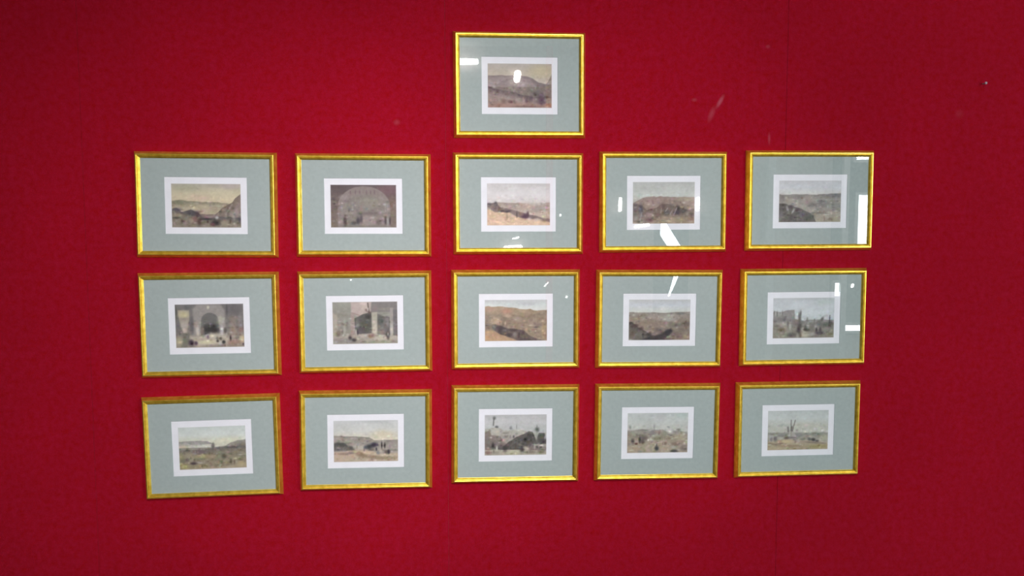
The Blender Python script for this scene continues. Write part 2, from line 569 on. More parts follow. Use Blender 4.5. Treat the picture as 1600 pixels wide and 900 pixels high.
    v.many([(780, 590, 180, 36, (112, 100, 102), .7), (800, 720, 260, 110, (158, 145, 142), .7), (450, 570, 90, 40, (155, 147, 138), .5),
            (325, 720, 34, 90, (72, 58, 62), .85), (235, 740, 50, 45, (170, 150, 150), .6), (575, 720, 40, 75, (72, 68, 76), .85),
            (635, 690, 32, 85, (84, 76, 84), .8), (490, 770, 60, 40, (88, 88, 90), .8), (965, 750, 55, 60, (105, 96, 94), .8),
            (1100, 720, 24, 75, (82, 70, 76), .85), (1185, 720, 20, 75, (76, 70, 74), .85), (1143, 740, 20, 90, (160, 162, 162), .7),
            (1050, 730, 30, 70, (155, 135, 140), .6), (680, 830, 500, 26, (118, 116, 108), .6)], 'blob')
    V.append(v)
    # 3 pale desert plain with a dark diagonal bank
    v = View((50, 40, 1285, 860), 4, [(40, (198, 194, 195)), (250, (212, 208, 210)), (400, (205, 198, 198)), (860, (205, 185, 170))])
    v.ridge([(50, 430), (300, 410), (700, 420), (900, 430), (1285, 410)], (165, 152, 145), (188, 172, 162), 220, .9)
    v.blob(1000, 430, 200, 40, (196, 190, 188), .7).blob(1030, 530, 180, 50, (165, 158, 155), .7).blob(820, 490, 120, 70, (192, 168, 158), .6)
    v.ridge([(50, 560), (220, 590), (450, 610), (650, 690), (900, 720), (1285, 800)], (208, 182, 160), (215, 188, 168), 150, .95, 24)
    v.ridge([(50, 430), (240, 420), (300, 500), (500, 540), (700, 600), (880, 650), (1050, 690), (1285, 740)], (118, 104, 108), (128, 112, 112), 100, .75, 30, 8,
            [(50, 490), (200, 600), (500, 610), (650, 700), (880, 730), (1050, 720), (1285, 800)])
    v.many([(220, 440, 35, 50, (96, 88, 94), .8), (90, 450, 50, 30, (100, 94, 98), .8), (350, 580, 40, 22, (78, 66, 74), .8), (450, 580, 70, 24, (80, 68, 76), .85),
            (790, 680, 80, 48, (92, 68, 88), .9), (845, 640, 30, 60, (96, 74, 84), .8), (632, 650, 11, 70, (92, 82, 86), .8), (440, 690, 26, 60, (150, 135, 118), .6),
            (520, 690, 50, 40, (165, 155, 142), .6), (720, 640, 50, 40, (150, 122, 118), .6), (940, 700, 50, 40, (128, 115, 115), .7),
            (1170, 760, 60, 30, (138, 112, 104), .7), (880, 735, 40, 30, (205, 185, 195), .6), (150, 690, 80, 40, (196, 174, 145), .5)], 'blob')
    V.append(v)
    # 4 tumbled rocks and gorge below flat skyline
    v = View((60, 50, 1270, 860), 5, [(50, (180, 181, 180)), (300, (190, 193, 190)), (460, (178, 176, 170)), (860, (165, 152, 140))])
    v.ridge([(60, 470), (200, 380), (320, 340), (600, 330), (900, 340), (1270, 340)], (152, 136, 130), (150, 134, 126), 200, .95)
    v.blob(1080, 390, 160, 40, (168, 162, 140), .7).blob(480, 430, 180, 60, (165, 142, 138), .5)
    v.ridge([(60, 470), (160, 490), (250, 520), (330, 600), (500, 560), (640, 480), (760, 480), (1000, 540), (1150, 600), (1270, 560)], (112, 98, 94), (128, 116, 108), 220, .8)
    v.ridge([(60, 840), (500, 760), (700, 700), (950, 720), (1270, 700)], (170, 155, 138), a=.75, soft=60)
    v.many([(100, 600, 60, 150, (112, 110, 108), .8), (215, 600, 45, 110, (72, 72, 84), .85), (210, 700, 30, 110, (155, 150, 150), .5), (400, 690, 90, 45, (172, 150, 152), .8),
            (380, 790, 90, 36, (120, 82, 92), .8), (520, 690, 70, 50, (125, 105, 100), .7), (640, 520, 60, 70, (105, 88, 86), .7), (730, 650, 70, 60, (98, 94, 98), .8),
            (950, 570, 40, 60, (62, 60, 58), .9), (930, 640, 60, 40, (78, 72, 84), .85), (1060, 610, 80, 50, (84, 80, 80), .85), (830, 520, 90, 50, (110, 100, 94), .7),
            (1220, 700, 50, 60, (98, 84, 80), .8), (1130, 660, 50, 40, (160, 152, 146), .6), (250, 820, 140, 40, (118, 112, 108), .7), (820, 790, 60, 50, (185, 165, 145), .6),
            (980, 770, 80, 50, (155, 150, 122), .6), (120, 760, 40, 50, (165, 160, 160), .5), (1220, 780, 50, 40, (130, 98, 90), .6)], 'blob')
    v.many([(200, 790, 240, 640, 14, (165, 158, 158), .5), (700, 620, 740, 560, 12, (175, 168, 165), .6), (790, 690, 830, 600, 12, (170, 162, 165), .6), (860, 700, 920, 550, 12, (170, 162, 166), .6),
            (610, 650, 620, 560, 8, (175, 160, 156), .5)], 'line')
    V.append(v)
    # 5 grey view down a rocky valley
    v = View((60, 55, 1285, 855), 6, [(55, (195, 195, 200)), (180, (202, 204, 210)), (310, (204, 203, 202)), (855, (165, 162, 155))])
    v.ridge([(60, 320), (400, 320), (700, 320), (900, 320), (1285, 300)], (140, 138, 135), (158, 153, 148), 150, .95)
    v.many([(460, 365, 110, 40, (128, 126, 124), .7), (620, 440, 100, 90, (164, 152, 148), .8), (1150, 350, 220, 34, (132, 130, 134), .8), (920, 490, 110, 80, (122, 120, 122), .85),
            (720, 520, 90, 50, (128, 124, 124), .8), (1120, 540, 200, 70, (146, 147, 145), .8), (1050, 420, 230, 16, (164, 162, 162), .7), (250, 430, 80, 60, (172, 166, 152), .6),
            (120, 400, 60, 80, (128, 122, 122), .6)], 'blob')
    v.ridge([(60, 760), (700, 640), (1000, 650), (1285, 650)], (172, 166, 158), (168, 164, 150), 200, .8, 40)
    v.blob(870, 680, 150, 26, (128, 124, 120), .8)
    v.ridge([(60, 500), (200, 500), (330, 560), (500, 590), (620, 650), (740, 730), (800, 860), (1285, 900)], (108, 104, 104), (112, 110, 108), 200, .95)
    v.line(200, 380, 560, 580, 26, (172, 165, 156), .7).line(500, 540, 720, 640, 22, (170, 162, 158), .6)
    v.many([(230, 595, 26, 60, (168, 166, 166), .8, -20), (340, 645, 20, 60, (180, 180, 180), .85, 30), (300, 560, 50, 40, (88, 80, 88), .8), (130, 520, 70, 30, (92, 88, 88), .7),
            (310, 760, 45, 50, (84, 82, 84), .7), (100, 720, 50, 60, (135, 130, 138), .6), (660, 760, 120, 70, (96, 100, 94), .8), (500, 690, 60, 50, (112, 108, 120), .6),
            (960, 790, 16, 50, (130, 105, 98), .7), (880, 770, 90, 60, (172, 160, 148), .6), (1190, 790, 90, 50, (176, 170, 150), .6), (1080, 800, 60, 30, (135, 118, 108), .6), (430, 760, 20, 80, (150, 148, 140), .5)], 'blob')
    V.append(v)
    # 6 vaulted hall with columns
    v = View((50, 45, 1370, 850), 7, [(45, (122, 120, 120)), (400, (128, 124, 122)), (850, (150, 142, 132))])
    v.poly([(390, 620), (390, 140), (470, 50), (920, 50), (1010, 160), (1010, 480), (850, 620)], (156, 151, 148), .9, 40)
    arc = [(540, 620)] + [(715 + 175 * math.cos(t), 380 - 175 * math.sin(t)) for t in np.linspace(math.pi, 0, 16)] + [(890, 620)]
    v.poly(arc, (112, 111, 110), .95, 20)
    v.blob(740, 500, 140, 90, (62, 62, 62), .95).blob(640, 510, 60, 80, (70, 68, 68), .8).blob(800, 540, 50, 60, (60, 56, 56), .8).blob(715, 440, 8, 60, (140, 138, 130), .6)
    v.poly([(100, 150), (320, 150), (320, 330), (270, 570), (200, 570), (130, 360)], (170, 162, 150), .9, 24)
    v.blob(210, 235, 110, 60, (192, 184, 150), .8).blob(220, 320, 110, 30, (150, 142, 134), .7).blob(215, 430, 70, 60, (180, 172, 170), .8).blob(225, 530, 40, 46, (198, 182, 175), .8)
    v.poly([(190, 580), (320, 580), (310, 720), (260, 850), (140, 850), (185, 720)], (122, 120, 112), .85, 24)
    v.many([(60, 200, 30, 130, (92, 92, 88), .8), (100, 480, 50, 120, (112, 108, 112), .7), (130, 590, 20, 40, (80, 78, 76), .6), (370, 430, 45, 150, (104, 102, 106), .8),
            (290, 100, 70, 50, (108, 108, 110), .7), (450, 420, 50, 60, (172, 156, 148), .8), (475, 540, 36, 90, (198, 190, 184), .9), (690, 105, 26, 32, (205, 202, 185), .9),
            (920, 350, 60, 90, (176, 172, 162), .8), (940, 540, 34, 90, (200, 198, 200), .9), (1010, 540, 30, 60, (92, 88, 86), .7), (560, 540, 40, 80, (138, 124, 116), .8),
            (1180, 160, 140, 120, (112, 108, 110), .8), (1050, 150, 20, 130, (92, 90, 92), .6), (1150, 330, 90, 60, (132, 124, 114), .7), (1160, 560, 70, 220, (156, 140, 134), .9),
            (1300, 400, 40, 160, (150, 144, 146), .6), (1310, 540, 50, 60, (150, 122, 118), .7), (1330, 700, 60, 80, (196, 186, 158), .9), (1150, 760, 170, 60, (158, 130, 120), .8),
            (110, 720, 70, 90, (172, 166, 142), .8)], 'blob')
    v.poly([(330, 640), (620, 640), (720, 580), (1010, 600), (1080, 690), (1040, 790), (500, 830), (330, 790)], (190, 180, 168), .85, 60)
    v.many([(650, 750, 180, 40, (205, 202, 172), .8), (345, 760, 55, 60, (66, 56, 70), .95), (435, 770, 36, 40, (76, 62, 78), .9), (670, 650, 26, 40, (112, 98, 118), .8),
            (620, 640, 30, 30, (160, 150, 160), .6), (850, 700, 26, 55, (120, 118, 108), .8), (855, 735, 26, 22, (70, 64, 64), .85), (915, 690, 30, 34, (96, 92, 88), .8), (970, 755, 36, 36, (56, 58, 60), .95),
            (1105, 680, 18, 50, (62, 52, 56), .95), (740, 640, 70, 36, (196, 192, 178), .7), (900, 780, 30, 40, (192, 192, 190), .6), (1350, 800, 24, 26, (80, 72, 76), .7)], 'blob')
    V.append(v)
    # 7 open gallery of piers round a dark court
    v = View((50, 40, 1345, 855), 8, [(40, (150, 150, 142)), (400, (148, 146, 140)), (855, (150, 144, 138))])
    v.poly([(420, 40), (830, 40), (810, 260), (560, 330), (420, 240)], (182, 168, 164), .9, 30)
    v.blob(680, 70, 70, 40, (205, 192, 188), .7).blob(700, 160, 60, 60, (192, 180, 170), .6).blob(200, 300, 180, 40, (138, 134, 126), .5)
    v.poly([(830, 40), (1345, 40), (1345, 240), (940, 240), (820, 240)], (128, 124, 124), .9, 24)
    v.blob(1100, 180, 160, 36, (148, 144, 136), .7).blob(890, 170, 80, 60, (142, 130, 130), .6)
    v.poly([(485, 360), (650, 280), (820, 240), (820, 650), (560, 670), (490, 600)], (100, 98, 97), .95, 18)
    v.blob(750, 330, 80, 60, (72, 72, 72), .9).blob(700, 500, 130, 120, (92, 92, 84), .8).blob(540, 470, 40, 110, (120, 118, 114), .7).blob(600, 600, 100, 60, (98, 90, 98), .7)
    v.many([(780, 260, 755, 70, 14, (92, 84, 80), .85), (720, 200, 800, 250, 26, (112, 96, 94), .7), (760, 170, 755, 210, 16, (205, 200, 196), .6), (580, 300, 440, 250, 12, (140, 120, 118), .6)], 'line')
    v.poly([(410, 250), (480, 250), (490, 680), (400, 680)], (160, 146, 142), .9, 16)
    v.poly([(830, 250), (940, 240), (935, 700), (840, 640)], (172, 167, 156), .95, 14)
    v.blob(885, 590, 45, 110, (200, 192, 178), .8)
    v.poly([(945, 280), (1080, 330), (1190, 340), (1190, 700), (945, 700)], (118, 114, 112), .9, 18)
    v.many([(1000, 400, 60, 100, (96, 98, 96), .85), (1140, 430, 40, 110, (142, 136, 138), .8), (1140, 600, 45, 90, (105, 100, 98), .6), (1010, 640, 70, 60, (142, 126, 120), .7)], 'blob')
    v.poly([(1195, 160), (1260, 160), (1250, 710), (1200, 710)], (160, 155, 152), .9, 14)
    v.blob(1225, 580, 30, 130, (190, 184, 178), .8)
    v.poly([(1260, 200), (1345, 200), (1345, 700), (1260, 700)], (112, 108, 112), .85, 18)
    v.poly([(50, 240), (140, 300), (150, 560), (120, 720), (50, 740)], (172, 165, 154), .8, 30)
    v.many([(285, 540, 26, 160, (165, 164, 156), .8), (215, 480, 36, 110, (138, 136, 132), .7), (340, 480, 34, 120, (128, 126, 122), .7), (160, 650, 45, 60, (118, 104, 96), .8),
            (240, 640, 20, 60, (112, 106, 102), .6)], 'blob')
    v.ridge([(50, 730), (300, 690), (480, 680), (800, 670), (1345, 710)], (172, 163, 154), (150, 146, 138), 150, .9, 30)
    v.many([(700, 700, 180, 40, (185, 172, 165), .6), (1050, 760, 260, 40, (192, 186, 172), .7), (510, 625, 16, 50, (192, 184, 178), .8), (545, 630, 14, 60, (72, 66, 74), .8), (820, 700, 70, 50, (142, 120, 112), .9),
            (790, 720, 30, 26, (150, 132, 96), .6), (390, 740, 36, 46, (62, 54, 58), .9), (465, 780, 56, 34, (56, 50, 54), .95), (1150, 700, 36, 70, (66, 60, 62), .85), (1150, 670, 18, 36, (175, 172, 168), .8),
            (250, 790, 200, 50, (138, 132, 130), .7), (1020, 830, 300, 26, (158, 160, 138), .6)], 'blob')
    V.append(v)
    # 8 brown hillside and dark gully
    v = View((40, 45, 1285, 860), 9, [(45, (186, 186, 188)), (130, (200, 204, 203)), (220, (208, 208, 206)), (860, (170, 150, 132))])
    v.blob(900, 120, 220, 40, (180, 180, 184), .7)
    v.ridge([(40, 170), (350, 175), (580, 200), (800, 230), (950, 230), (1080, 270), (1285, 250)], (165, 146, 126), (168, 150, 134), 250, .97)
    v.ridge([(600, 330), (850, 370), (1000, 330), (1285, 260)], (142, 128, 114), (150, 134, 118), 250, .85, 40)
    v.many([(140, 230, 120, 50, (182, 152, 138), .7), (480, 265, 110, 46, (180, 138, 122), .8), (90, 380, 70, 90, (150, 136, 126), .7), (270, 460, 100, 70, (192, 168, 150), .8), (500, 360, 80, 40, (196, 168, 150), .7),
            (430, 420, 60, 40, (128, 118, 106), .7), (350, 350, 30, 60, (140, 132, 118), .5), (680, 430, 90, 60, (178, 160, 150), .6), (100, 560, 70, 60, (128, 118, 114), .7), (1000, 530, 110, 40, (172, 152, 142), .7),
            (1150, 540, 120, 40, (128, 112, 110), .6), (1060, 590, 50, 18, (110, 96, 94), .7), (850, 330, 160, 40, (150, 132, 116), .6)], 'blob')
    v.ridge([(40, 640), (200, 640), (300, 700), (480, 760), (600, 820), (700, 870), (1285, 900)], (176, 146, 122), (186, 158, 130), 160, .9, 40)
    v.ridge([(160, 540), (240, 530), (330, 550), (450, 600), (600, 620), (700, 640), (840, 660), (920, 740), (1080, 830), (1285, 860)], (108, 98, 94), (104, 92, 90), 120, .85, 26, 10,
            [(160, 560), (220, 640), (330, 720), (480, 770), (620, 820), (760, 880), (1100, 880), (1285, 850)])
    v.many([(220, 590, 50, 50, (110, 112, 108), .7), (360, 600, 90, 50, (76, 68, 72), .8), (350, 660, 50, 40, (70, 62, 68), .7), (520, 740, 50, 40, (68, 62, 64), .8), (600, 645, 90, 30, (84, 72, 74), .8), (640, 735, 40, 50, (150, 144, 138), .7),
            (725, 740, 20, 60, (72, 64, 68), .8), (810, 690, 36, 50, (88, 72, 74), .8), (400, 520, 20, 40, (112, 102, 90), .6), (450, 510, 14, 36, (200, 185, 165), .6), (450, 650, 60, 22, (135, 128, 132), .6),
            (870, 640, 60, 50, (176, 158, 130), .5), (1210, 650, 40, 160, (178, 152, 118), .6), (820, 830, 120, 30, (84, 74, 76), .7), (830, 770, 60, 30, (120, 112, 92), .6), (80, 790, 60, 40, (196, 164, 132), .6)], 'blob')
    V.append(v)
    # 9 ravine between dark spurs
    v = View((55, 40, 1320, 860), 10, [(40, (188, 189, 190)), (150, (194, 197, 204)), (280, (198, 200, 196)), (860, (150, 140, 130))])
    v.blob(750, 240, 60, 60, (214, 212, 210), .7)
    v.ridge([(55, 295), (500, 300), (800, 305), (1000, 290), (1320, 290)], (148, 142, 136), (152, 138, 130), 200, .97)
    v.many([(880, 420, 180, 80, (166, 164, 160), .8), (520, 390, 120, 40, (168, 158, 152), .6), (1120, 320, 110, 26, (122, 120, 118), .7), (330, 350, 50, 30, (128, 124, 112), .6), (700, 540, 260, 80, (140, 126, 118), .7), (160, 430, 110, 40, (150, 138, 118), .7),
            (1000, 560, 160, 60, (120, 118, 110), .8), (1230, 540, 100, 60, (98, 88, 86), .8), (1160, 470, 120, 50, (128, 120, 110), .6), (380, 520, 140, 60, (146, 132, 116), .7)], 'blob')
    v.ridge([(850, 700), (950, 640), (1100, 620), (1320, 610)], (122, 114, 108), (146, 132, 120), 240, .85, 40)
    v.ridge([(55, 500), (130, 500), (220, 570), (340, 640), (480, 740), (600, 780), (800, 840), (1320, 900)], (102, 96, 92), (112, 108, 102), 180, .95)
    v.poly([(480, 780), (620, 770), (780, 700), (930, 620), (960, 680), (860, 800), (640, 870), (300, 870)], (66, 63, 66), .9, 40)
    v.many([(90, 515, 60, 30, (66, 62, 60), .8), (190, 565, 70, 36, (82, 64, 66), .8), (300, 630, 60, 34, (84, 70, 70), .7), (470, 750, 60, 36, (62, 60, 58), .9), (860, 690, 70, 60, (60, 60, 66), .8), (660, 660, 110, 60, (118, 106, 104), .7),
            (250, 760, 100, 60, (118, 116, 110), .7), (130, 740, 60, 60, (104, 88, 80), .7), (350, 780, 20, 60, (82, 82, 84), .7), (550, 650, 26, 70, (168, 152, 136), .6), (390, 600, 14, 50, (160, 146, 128), .6),
            (880, 800, 50, 20, (158, 162, 130), .7), (1100, 770, 60, 50, (118, 98, 98), .7), (1230, 790, 60, 40, (165, 152, 122), .7), (640, 850, 260, 22, (70, 68, 70), .7), (90, 850, 50, 22, (185, 188, 178), .6)], 'blob')
    V.append(v)
    # 10 ruined walls and standing figures under a wide sky
    v = View((40, 40, 1300, 855), 11, [(40, (186, 190, 194)), (110, (196, 200, 206)), (400, (200, 206, 210)), (855, (150, 148, 142))])
    v.blob(1100, 120, 200, 60, (186, 198, 196), .6)
    v.ridge([(40, 460), (500, 460), (700, 500), (1000, 480), (1300, 500)], (140, 139, 138), (144, 140, 132), 240, .92)
    v.poly([(40, 330), (60, 300), (150, 320), (240, 320), (300, 290), (480, 280), (490, 470), (540, 490), (540, 640), (40, 540)], (146, 143, 143), .92, 16)
    for x in (90, 160, 200):
        v.blob(x, 360, 12, 60, (186, 188, 182), .7)
    for x in (60, 125, 230):
        v.blob(x, 340, 14, 50, (118, 118, 114), .6)
    v.many([(200, 470, 140, 40, (128, 126, 126), .7), (80, 510, 50, 24, (112, 112, 114), .7), (220, 570, 120, 40, (172, 170, 160), .8), (395, 610, 28, 90, (184, 180, 178), .9), (350, 560, 14, 70, (112, 104, 104), .7), (500, 540, 70, 60, (128, 118, 116), .7), (500, 420, 8, 50, (186, 182, 176), .6),
            (230, 690, 90, 50, (116, 106, 88), .8), (130, 610, 50, 36, (118, 112, 108), .7), (190, 790, 140, 50, (152, 148, 134), .7), (430, 790, 100, 50, (98, 97, 95), .85), (590, 430, 32, 110, (104, 106, 104), .85), (610, 350, 12, 60, (98, 94, 98), .8), (570, 380, 12, 60, (118, 116, 116), .7),
            (600, 600, 40, 60, (88, 88, 86), .85), (570, 700, 40, 100, (78, 76, 76), .9), (660, 680, 34, 36, (190, 188, 180), .8), (720, 640, 40, 60, (92, 90, 90), .8), (760, 610, 40, 60, (165, 163, 160), .7), (740, 690, 70, 30, (72, 68, 66), .85), (745, 480, 20, 50, (120, 124, 118), .7),
            (700, 790, 90, 60, (192, 188, 172), .85), (550, 800, 26, 60, (172, 170, 160), .7), (610, 800, 26, 60, (100, 96, 84), .7), (850, 640, 60, 90, (122, 120, 114), .7), (1050, 480, 30, 60, (108, 108, 106), .8, 30), (1000, 560, 50, 60, (112, 114, 112), .7), (1150, 590, 110, 46, (92, 98, 94), .85), (1240, 580, 40, 60, (100, 88, 84), .7),
            (940, 690, 22, 46, (66, 62, 68), .85), (1020, 690, 30, 60, (82, 76, 84), .85), (1000, 760, 90, 40, (96, 92, 98), .8), (1170, 690, 100, 46, (150, 150, 144), .7), (1220, 790, 80, 46, (140, 138, 118), .7), (920, 820, 80, 26, (130, 126, 128), .7), (850, 780, 60, 40, (178, 178, 176), .6)], 'blob')
    v.line(1205, 560, 1212, 400, 9, (88, 90, 86), .8).line(890, 560, 895, 470, 10, (120, 120, 116), .7)
    V.append(v)
    # 11 lowland with a lone dark tower by pale water
    v = View((40, 75, 1290, 845), 12, [(75, (196, 203, 200)), (220, (204, 209, 206)), (340, (206, 206, 192)), (845, (165, 155, 135))])
    v.blob(950, 350, 260, 70, (212, 210, 192), .7)
    v.ridge([(40, 340), (150, 325), (450, 325), (580, 340), (660, 380), (720, 400)], (150, 148, 146), (176, 176, 170), 90, .9, 16, 6, [(40, 420), (400, 420), (650, 390), (720, 400)])
    v.blob(450, 435, 260, 36, (206, 206, 198), .8).blob(110, 440, 90, 50, (196, 180, 158), .7)
    v.ridge([(720, 450), (920, 430), (1000, 380), (1130, 340), (1290, 330)], (152, 148, 140), (135, 130, 122), 90, .95, 20, 5)
    v.ridge([(40, 500), (250, 490), (420, 500), (640, 470), (900, 450), (1290, 440)], (118, 113, 110), (150, 142, 124), 130, .95, 18, 6)
    v.many([(675, 430, 34, 55, (104, 104, 102), .9), (680, 390, 18, 26, (125, 124, 118), .6), (1040, 460, 170, 26, (102, 100, 100), .8), (420, 535, 130, 34, (122, 108, 114), .8), (180, 560, 120, 40, (165, 156, 136), .7), (460, 610, 140, 40, (166, 158, 122), .8), (640, 620, 120, 40, (165, 148, 126), .7), (420, 660, 90, 18, (130, 138, 116), .7),
            (870, 620, 56, 50, (90, 94, 84), .85), (760, 620, 50, 70, (132, 134, 116), .7), (980, 540, 70, 40, (128, 118, 116), .6), (1150, 600, 120, 60, (142, 138, 122), .7), (230, 650, 60, 80, (166, 158, 140), .7), (180, 670, 40, 40, (116, 104, 106), .6), (300, 735, 66, 26, (84, 72, 78), .9), (420, 725, 70, 18, (178, 172, 172), .7, 10),
            (830, 740, 26, 50, (116, 108, 88), .7), (900, 730, 26, 50, (160, 158, 130), .6), (1000, 720, 26, 46, (104, 94, 84), .7), (1060, 735, 20, 40, (112, 96, 88), .7), (750, 730, 50, 40, (150, 134, 122), .6), (130, 790, 90, 50, (174, 168, 116), .7), (80, 620, 50, 100, (152, 150, 116), .6), (450, 800, 230, 36, (150, 142, 112), .6),
            (1200, 770, 90, 50, (188, 174, 138), .7), (100, 690, 60, 40, (118, 118, 106), .6)], 'blob')
    v.ridge([(40, 835), (500, 815), (900, 800), (1290, 790)], (186, 172, 150), a=.5, soft=30)
    V.append(v)
    # 12 long flat hill and a dark crowd of riders
    v = View((40, 45, 1295, 860), 13, [(45, (190, 192, 193)), (250, (198, 199, 196)), (430, (206, 198, 184)), (860, (186, 172, 155))])
    v.blob(1000, 330, 220, 90, (208, 198, 178), .8)
    v.ridge([(40, 335), (200, 350), (450, 355), (600, 365), (740, 385), (830, 440), (1295, 435)], (150, 144, 138), (165, 158, 152), 200, .95, 14, 5)
    v.ridge([(40, 480), (150, 470), (230, 480), (300, 530), (430, 590), (470, 640)], (98, 96, 94), (120, 116, 112), 130, .9, 40, 10, [(40, 640), (430, 650), (470, 645)])
    v.many([(340, 460, 80, 30, (160, 164, 146), .7), (160, 410, 120, 26, (172, 158, 150), .6), (600, 480, 160, 50, (150, 144, 140), .6), (180, 520, 110, 40, (88, 88, 86), .8), (380, 600, 40, 50, (96, 94, 94), .8), (1200, 520, 120, 70, (158, 150, 146), .7), (570, 590, 80, 50, (186, 178, 168), .8)], 'blob')
    v.ridge([(40, 660), (300, 650), (460, 620), (700, 640), (900, 700), (1295, 700)], (188, 170, 152), (186, 172, 155), 150, .9, 40)
    v.many([(560, 710, 110, 46, (140, 122, 102), .85, 15), (750, 760, 260, 36, (148, 134, 116), .8, 6), (1000, 790, 300, 34, (152, 140, 120), .8), (200, 700, 180, 26, (146, 126, 118), .7), (370, 680, 80, 26, (135, 122, 122), .7), (220, 790, 180, 60, (190, 172, 154), .7),
            (730, 570, 70, 56, (76, 78, 80), .95), (820, 530, 66, 50, (66, 60, 74), .95), (660, 580, 40, 40, (92, 94, 100), .8), (630, 630, 16, 46, (110, 104, 106), .6), (780, 620, 60, 26, (116, 108, 100), .7), (890, 540, 30, 18, (100, 92, 104), .7), (975, 545, 16, 75, (66, 62, 60), .9), (1035, 545, 20, 60, (78, 72, 72), .9),
            (870, 615, 18, 36, (80, 78, 84), .9), (905, 690, 36, 36, (122, 124, 126), .8), (1080, 680, 60, 40, (98, 90, 84), .85), (1110, 670, 26, 46, (72, 66, 74), .9), (950, 640, 40, 60, (176, 168, 162), .6), (720, 680, 100, 36, (205, 184, 162), .7), (1130, 570, 16, 60, (150, 138, 146), .6), (490, 570, 12, 40, (130, 118, 110), .6)], 'blob')
    V.append(v)
    # 13 town skyline with a slim tower and dark trees
    v = View((40, 45, 1290, 855), 14, [(45, (178, 178, 180)), (180, (190, 190, 192)), (340, (182, 184, 184)), (855, (150, 145, 138))])
    v.many([(215, 250, 225, 120, 16, (112, 112, 112), .85), (240, 250, 240, 150, 9, (196, 196, 192), .7)], 'line')
    v.blob(232, 105, 34, 36, (106, 106, 106), .85).blob(280, 290, 38, 30, (90, 92, 92), .85).blob(565, 310, 30, 34, (128, 130, 132), .8).blob(683, 290, 10, 50, (132, 132, 132), .8)
    v.ridge([(40, 330), (170, 300), (360, 310), (420, 360), (560, 350), (680, 340), (820, 360), (900, 400), (1290, 420)], (176, 174, 166), (160, 154, 148), 240, .92, 14, 6)
    v.ridge([(40, 390), (120, 360), (180, 440), (360, 470), (420, 580), (500, 640), (760, 650), (1290, 700)], (136, 124, 122), (122, 116, 112), 220, .9, 26)
    v.ridge([(380, 690), (480, 620), (600, 540), (740, 470), (830, 430), (930, 380), (1010, 400), (1080, 560), (1130, 430), (1250, 420), (1290, 560)], (104, 101, 99), (98, 95, 92), 200, .95, 24, 12,
            [(380, 740), (780, 745), (960, 700), (1000, 640), (1290, 640)])
    v.many([(140, 400, 22, 70, (130, 122, 108), .7), (270, 380, 90, 50, (190, 188, 180), .7), (450, 410, 60, 16, (130, 126, 120), .7), (470, 480, 40, 26, (124, 114, 110), .7), (625, 485, 18, 30, (88, 86, 86), .8), (555, 480, 10, 30, (128, 120, 116), .7), (690, 430, 14, 26, (150, 148, 142), .6), (440, 570, 60, 40, (164, 156, 148), .8, -25), (550, 630, 30, 40, (90, 86, 84), .7),
            (870, 540, 70, 60, (78, 76, 74), .9), (980, 480, 60, 70, (86, 84, 86), .7), (1100, 350, 46, 50, (98, 100, 98), .9), (1095, 290, 12, 40, (128, 128, 126), .7), (1190, 480, 70, 60, (84, 88, 84), .9), (1220, 580, 90, 50, (86, 84, 86), .9), (1040, 560, 40, 60, (90, 90, 88), .7), (1100, 480, 14, 100, (140, 142, 138), .6), (920, 600, 40, 40, (98, 92, 78), .6),
            (1265, 510, 20, 40, (172, 172, 180), .7)], 'blob')
    v.ridge([(40, 730), (200, 740), (500, 750), (780, 750), (1000, 770), (1290, 770)], (176, 170, 158), (168, 164, 152), 120, .9, 24)
    v.many([(208, 660, 30, 60, (64, 62, 62), .95), (225, 770, 14, 50, (112, 108, 100), .7), (288, 710, 22, 50, (205, 203, 196), .9), (450, 715, 50, 50, (74, 70, 72), .9), (450, 780, 50, 14, (112, 106, 102), .6), (350, 690, 50, 50, (104, 98, 100), .6), (110, 800, 70, 36, (134, 110, 104), .85), (100, 720, 70, 30, (176, 156, 148), .7), (300, 800, 70, 26, (140, 134, 128), .7),
            (640, 800, 130, 46, (186, 184, 160), .7), (640, 735, 130, 12, (84, 80, 76), .7), (800, 740, 50, 60, (80, 74, 78), .9), (880, 720, 60, 36, (192, 186, 172), .85, 20), (1000, 660, 60, 50, (128, 122, 122), .6), (1050, 690, 16, 60, (178, 174, 172), .7), (1190, 670, 40, 24, (190, 186, 182), .8), (1180, 705, 26, 22, (76, 72, 70), .8), (1100, 700, 20, 30, (84, 80, 80), .7), (1220, 730, 60, 26, (160, 156, 152), .6),
            (950, 800, 120, 30, (122, 116, 106), .8), (1190, 800, 70, 26, (112, 106, 92), .8)], 'blob')
    V.append(v)
    # 14 pale sandy town with tents
    v = View((35, 45, 1275, 850), 15, [(45, (186, 190, 190)), (200, (190, 194, 192)), (370, (192, 192, 188)), (850, (172, 163, 150))])
    v.blob(1150, 100, 160, 60, (182, 196, 192), .6).blob(720, 150, 120, 80, (186, 184, 186), .6)
    v.ridge([(35, 390), (150, 390), (350, 370), (500, 410), (600, 380), (750, 380), (850, 430), (960, 430), (1080, 400), (1275, 450)], (156, 152, 146), (164, 156, 140), 220, .92, 20, 8)
